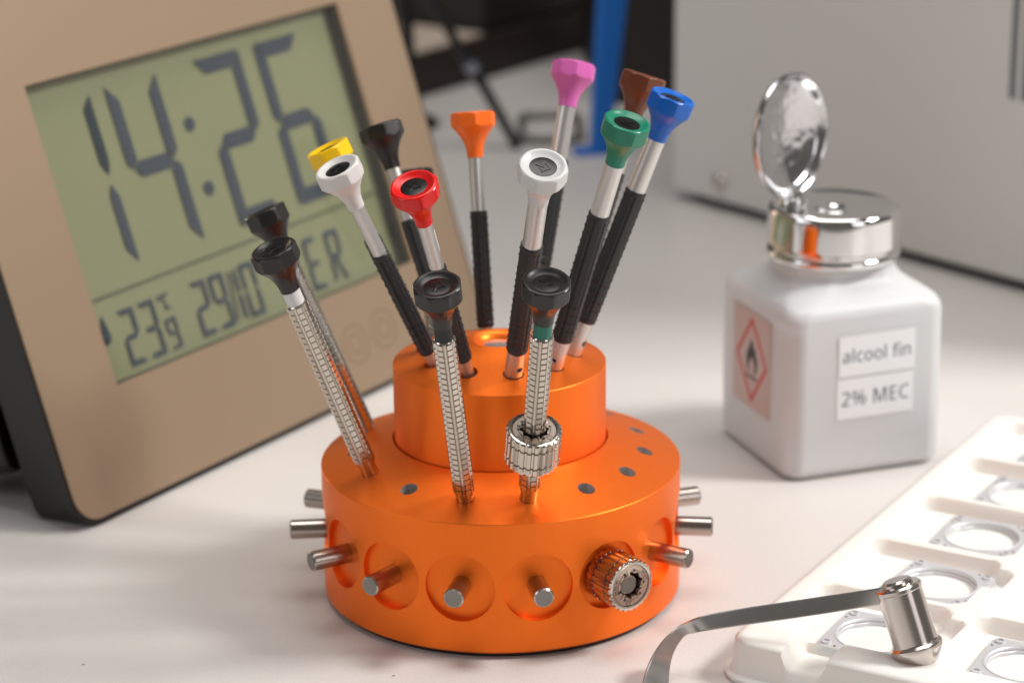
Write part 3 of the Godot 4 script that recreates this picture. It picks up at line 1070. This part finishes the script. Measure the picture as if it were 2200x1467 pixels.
func set_axes() -> void:
	cam_f = Vector3(0, -sin(PITCH), -cos(PITCH))
	var u0 := Vector3(0, cos(PITCH), -sin(PITCH))
	cam_r = Vector3.RIGHT * cos(ROLL) + u0 * sin(ROLL)
	cam_u = Vector3.RIGHT * -sin(ROLL) + u0 * cos(ROLL)

# ------------------------------------------------------------------ the holder strip with its steel cylinder
func build_strip() -> void:
	var t := thing("loupe_holder", "bent dark steel strip with a steel cylinder on its end, over the tray", "loupe holder", Vector3(34, 0, 105))
	var o := Vector3(34, 0, 105)
	# rails of the strip, worked out where it stands: upper edge and lower edge
	var up := STRIP_UP
	var lo := STRIP_LO
	var cu := Curve3D.new()
	var cl := Curve3D.new()
	for i in up.size():
		var tu: Vector3 = (up[mini(i + 1, up.size() - 1)] - up[maxi(i - 1, 0)]) / 6.0
		var tl: Vector3 = (lo[mini(i + 1, lo.size() - 1)] - lo[maxi(i - 1, 0)]) / 6.0
		cu.add_point(up[i], -tu, tu)
		cl.add_point(lo[i], -tl, tl)
	var s := Soup.new()
	var rings := []
	var n := 60
	for i in n + 1:
		var f := (up.size() - 1) * float(i) / n
		var k := mini(int(f), up.size() - 2)
		var a := cu.sample(k, f - k)
		var b := cl.sample(k, f - k)
		var k2 := mini(int(f + 0.05), up.size() - 2) if f + 0.05 <= up.size() - 1 else up.size() - 2
		var tdir := (cu.sample(k2, minf(f + 0.05 - k2, 1.0)) - a)
		if i == n:
			tdir = a - cu.sample(k, f - k - 0.05)
		var nrm := tdir.cross(b - a).normalized() * 0.35
		rings.append(PackedVector3Array([a - o + nrm * 0.6, a - o - nrm * 0.6, (a * 0.9 + b * 0.1) - o - nrm, (a * 0.1 + b * 0.9) - o - nrm, b - o - nrm * 0.6, b - o + nrm * 0.6, (a * 0.1 + b * 0.9) - o + nrm, (a * 0.9 + b * 0.1) - o + nrm]))
	s.loft(rings)
	var first: PackedVector3Array = rings[0]
	s.fan(first, true)
	s.fan(rings[n], false)
	part("steel_strip", s.mesh(40.0), M.dark_strip, t)
	var top: Vector3 = CYL_TOP
	var bot: Vector3 = CYL_BOT
	var dir := (top - bot).normalized()
	var h := (top - bot).length()
	var c := Soup.new()
	c.lathe([Vector2(0, 0.0), Vector2(2.2, 0.05), Vector2(3.4, 0.4), Vector2(4.3, 1.2), Vector2(5.5, 3.0), Vector2(6.2, 4.3), Vector2(6.5, 5.1), Vector2(6.45, 5.8), Vector2(6.1, 6.2), Vector2(5.75, 6.4), Vector2(5.6, 6.8), Vector2(5.5, h - 1.6), Vector2(5.75, h - 1.3), Vector2(5.75, h - 0.5), Vector2(5.3, h), Vector2(3.9, h + 0.1), Vector2(3.8, h + 0.8), Vector2(3.1, h + 1.3), Vector2(0, h + 1.4)], 64)
	part("steel_cylinder", c.mesh(32.0), M.tool_steel, t, Transform3D(along(dir), bot - o))

const STRIP_UP := [Vector3(92.8, 27.5, 68.1), Vector3(82.5, 24.5, 64.9), Vector3(71.4, 21.5, 62.0), Vector3(60.3, 18.5, 59.1), Vector3(52.4, 16.0, 56.7), Vector3(47.5, 14.0, 55.8), Vector3(43.2, 12.0, 57.1), Vector3(39.3, 9.5, 60.6), Vector3(36.3, 7.0, 66.0), Vector3(34.3, 5.0, 73.6), Vector3(32.6, 3.0, 87.3)]
const STRIP_LO := [Vector3(93.5, 23.5, 68.8), Vector3(82.4, 20.5, 66.5), Vector3(71.3, 17.5, 63.7), Vector3(60.2, 14.5, 60.6), Vector3(52.4, 12.2, 58.1), Vector3(48.4, 10.5, 55.9), Vector3(45.7, 9.0, 54.5), Vector3(43.2, 6.5, 57.0), Vector3(41.9, 4.3, 60.4), Vector3(41.0, 2.2, 68.0), Vector3(40.5, 0.6, 82.6)]
const CYL_TOP := Vector3(96.4, 28.6, 69.0)
const CYL_BOT := Vector3(102.7, 8.8, 73.5)

# ------------------------------------------------------------------ what stands behind
func build_background() -> void:
	# grey equipment case
	var e := Vector3(0.646, 0, 0.7633)
	var n := Vector3(-0.7633, 0, 0.646)
	var t := thing("equipment_case", "large pale grey equipment case behind the bottle, screw low on its face", "equipment case", Vector3(73.8, 0, -403.3), Basis(e, Vector3.UP, n))
	var s := Soup.new()
	s.box(Vector3(-4, 4.0, -260), Vector3(330, 300, 0), 3.0)
	part("case_body", s.mesh(40.0), M.case_grey, t)
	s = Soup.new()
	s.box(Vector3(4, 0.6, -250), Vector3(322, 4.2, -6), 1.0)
	part("case_gap_shade", s.mesh(40.0), M.near_black, t)  # near-black slab painting the shaded gap beneath the case
	s = Soup.new()
	s.lathe([Vector2(3.6, 0), Vector2(3.5, 1.1), Vector2(2.6, 2.0), Vector2(0, 2.3)], 28)
	part("case_screw", s.mesh(50.0), M.tool_steel, t, Transform3D(Basis(Vector3.RIGHT, Vector3(0, 0, 1), Vector3(0, -1, 0)), Vector3(25.5, 13.0, 0)))
	for x in [174.4, 180.0, 185.6, 191.2]:
		s = Soup.new()
		s.box(Vector3(x - 1.6, 72, -0.5), Vector3(x + 1.6, 130, 0.12), 0.0)
		part("vent_slot", s.mesh(), M.case_slot, t)
	# blue upright
	t = thing("blue_stand", "blurred blue upright bracket standing behind the pink screwdriver", "bracket", Vector3(44.4, 0, -486.7), Basis(Vector3.UP, 0.15))
	s = Soup.new()
	s.box(Vector3(-12, 0, -8), Vector3(9, 2.0, 4), 0.9)
	part("base", s.mesh(40.0), M.blue_paint, t)
	s = Soup.new()
	var rings := []
	for l in [[2.0, 0.0, 4.6], [20.0, 1.0, 5.0], [50.0, 3.4, 6.0], [90.0, 7.0, 7.2], [125.0, 10.0, 8.0]]:
		var ring := PackedVector3Array()
		for p in Soup.rounded(-l[2], -4.0, l[2], 4.0, 1.8, 4):
			ring.append(Vector3(p.x + l[1], l[0], p.y))
		rings.append(ring)
	s.loft(rings)
	s.cap(rings[0], false)
	s.cap(rings[4], true)
	part("post", s.mesh(40.0), M.blue_paint, t)
	# grey bent wire
	t = thing("wire_loop", "grey rounded wire loop standing left of the blue bracket", "wire stand", Vector3(22, 0, -533.4))
	s = Soup.new()
	var path := []
	for p in Soup.rounded(-13, -25, 14, 30, 6.0, 5):
		path.append(Vector3(p.x, 2.0, p.y * 0.9))
	path.append(path[0])
	s.tube(path, 1.9, 10, false)
	part("wire", s.mesh(50.0), M.wire_grey, t)
	# black jointed arm
	t = thing("lamp_stand", "thin glossy black jointed arm slanting down behind the clock", "lamp arm", Vector3(6.5, 0, -497.4))
	s = Soup.new()
	s.tube([Vector3(0.5, 0.6, 0), Vector3(-12.4, 25.1, 0), Vector3(-16.5, 32.6, 0)], [2.4, 2.4, 2.5], 16)
	part("lower_rod", s.mesh(50.0), M.black_gloss, t)
	s = Soup.new()
	s.tube([Vector3(-15.5, 30.8, 0), Vector3(-17.0, 33.6, 0), Vector3(-25.0, 46.6, 0), Vector3(-26.5, 49.2, 0)], [2.5, 3.2, 3.1, 2.4], 18)
	part("joint", s.mesh(50.0), M.black_gloss, t)
	s = Soup.new()
	s.tube([Vector3(-25.7, 47.7, 0), Vector3(-37.4, 69.0, 0), Vector3(-62.0, 114.0, 0)], [2.4, 2.5, 2.5], 16)
	part("upper_rod", s.mesh(50.0), M.black_gloss, t)
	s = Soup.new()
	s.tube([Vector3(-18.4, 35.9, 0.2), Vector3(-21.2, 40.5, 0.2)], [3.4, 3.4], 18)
	part("joint_glint", s.mesh(50.0), M.glint_grey, t)  # pale band painted in as the glint on the joint
	t = thing("dark_post", "dark upright post at the clock's right top edge", "lamp post", Vector3(-44.0, 0, -545))
	s = Soup.new()
	s.tube([Vector3(0, 0, 0), Vector3(0.5, 40, 0), Vector3(-2.0, 62, 0), Vector3(-4.0, 150, 0)], [2.6, 2.8, 4.2, 5.5], 18)
	part("post", s.mesh(50.0), M.black_gloss, t)
	s = Soup.new()
	s.lathe([Vector2(0, 0), Vector2(14, 0), Vector2(14, 2.5), Vector2(12, 4), Vector2(0, 4)], 40)
	part("base", s.mesh(), M.black_gloss, t)
	# low dark case with a beige folder on it, and a taller dark box beside it
	var a := Vector3(-43.6, 0, -601.6)
	var bb := Vector3(37.6, 0, -711.0)
	var de := (bb - a).normalized()
	var dn := Vector3(-de.z, 0, de.x)
	t = thing("dark_case", "low dark brown case lying across the table behind everything", "case", a - de * 60, Basis(de, Vector3.UP, dn))
	s = Soup.new()
	s.box(Vector3(0, 0.2, -300), Vector3(420, 22, 0), 2.0)
	part("case_body", s.mesh(40.0), M.dark_wood, t)
	t = thing("beige_folder", "beige folder lying on the low dark case", "folder", a - de * 60 + Vector3.UP * 22.0, Basis(de, Vector3.UP, dn))
	s = Soup.new()
	s.box(Vector3(4, 0.05, -290), Vector3(118, 2.0, -1), 0.8)
	part("folder_cover", s.mesh(40.0), M.beige, t)
	t = thing("tall_dark_box", "tall dark box standing on the low case at the top edge", "box", a + de * 62 + Vector3.UP * 22.0 - dn * 4.0, Basis(de, Vector3.UP, dn))
	s = Soup.new()
	s.box(Vector3(0, 0.05, -200), Vector3(260, 120, 0), 3.0)
	part("box_body", s.mesh(40.0), M.box_dark, t)
	t = thing("black_box", "black box between the blue bracket and the grey case", "box", Vector3(62, 0, -585), Basis(Vector3.UP, 0.1))
	s = Soup.new()
	s.box(Vector3(-8, 0.2, -120), Vector3(60, 110, 0), 3.0)
	part("box_body", s.mesh(40.0), M.box_dark, t)
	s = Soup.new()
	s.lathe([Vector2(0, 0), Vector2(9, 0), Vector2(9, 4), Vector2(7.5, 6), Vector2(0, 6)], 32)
	part("box_highlight", s.mesh(), M.case_slot, t, Transform3D(Basis(Vector3.RIGHT, Vector3(0, 0, 1), Vector3(0, -1, 0)), Vector3(30, 82, 0)))  # grey disc standing for a highlight on the box front

func area_light(called: String, at: Vector3, towards: Vector3, size: Vector2, energy: float, color: Color) -> void:
	var l := AreaLight3D.new()
	l.name = called
	add_child(l)
	l.area_size = size
	l.light_energy = energy
	l.light_color = color
	l.shadow_enabled = true
	l.area_range = 8.0
	l.look_at_from_position(at, towards, Vector3.UP if absf((towards - at).normalized().y) < 0.98 else Vector3.FORWARD)

func _ready() -> void:
	set_axes()
	var cam := Camera3D.new()
	cam.name = "camera"
	add_child(cam)
	var at := CameraAttributesPhysical.new()
	at.frustum_focal_length = 17.5 / (733.5 / F_PX)
	at.frustum_focus_distance = 0.618
	at.frustum_near = 0.05
	at.frustum_far = 20.0
	at.exposure_aperture = 19.0
	cam.attributes = at
	cam.transform = Transform3D(Basis(cam_r, cam_u, -cam_f), CAM * MM)
	cam.fov = rad_to_deg(2.0 * atan(733.5 / F_PX))
	cam.near = 0.05
	cam.far = 20.0
	cam.current = true
	var we := WorldEnvironment.new()
	we.name = "surroundings"
	var env := Environment.new()
	env.background_mode = Environment.BG_COLOR
	env.background_color = Color(0.40, 0.385, 0.37)
	env.tonemap_mode = Environment.TONE_MAPPER_LINEAR
	env.tonemap_exposure = 1.0
	env.sdfgi_enabled = true
	env.ssao_enabled = true
	env.ssil_enabled = true
	we.environment = env
	add_child(we)
	# bench lamp to the right, ceiling panel, window on the left
	area_light("bench_lamp", Vector3(1.05, 1.0, 0.05), Vector3(0.02, 0.03, 0.0), Vector2(0.30, 0.30), 1.85, Color(1.0, 0.985, 0.97))
	area_light("ceiling_panel", Vector3(0.1, 1.7, -0.15), Vector3(0.05, 0, -0.1), Vector2(1.2, 0.8), 1.6, Color(1.0, 0.985, 0.965))
	area_light("added_softbox", Vector3(0.9, 0.5, 1.0), Vector3(0, 0.03, 0), Vector2(0.5, 0.6), 0.2, Color(1.0, 0.985, 0.98))  # unseen softbox added to brighten the right front of the stand
	area_light("left_window", Vector3(-1.4, 0.8, 0.6), Vector3(0, 0.05, 0), Vector2(0.8, 0.9), 0.45, Color(0.97, 0.98, 1.0))

	make_materials()
	var s := Soup.new()
	s.box(Vector3(-1100, -30, -1500), Vector3(1100, 0, 700), 4.0)
	structure("table_top", s.mesh(), M.table)
	build_background()
	build_clock()
	build_bottle()
	build_stand()
	build_drivers()
	build_torque_wheels()
	build_tray()
	build_strip()
	var crumb := Soup.new()
	crumb.tube([Vector3(-0.5, 0.08, 0), Vector3(-0.1, 0.12, 0.1), Vector3(0.5, 0.08, -0.1)], [0.04, 0.08, 0.04], 6)
	var cm := crumb.mesh()
	for k in [["tiny dark crumb on the bare table at the lower left", -106.5, 48.1], ["tiny dark crumb on the table just before the orange stand", -27.3, 56.8]]:
		var o := part(numbered("crumb"), cm, M.near_black, self, Transform3D(Basis(Vector3.UP, 0.4), Vector3(k[1], 0, k[2])))
		tag(o, k[0], "crumb", "crumbs on the table")
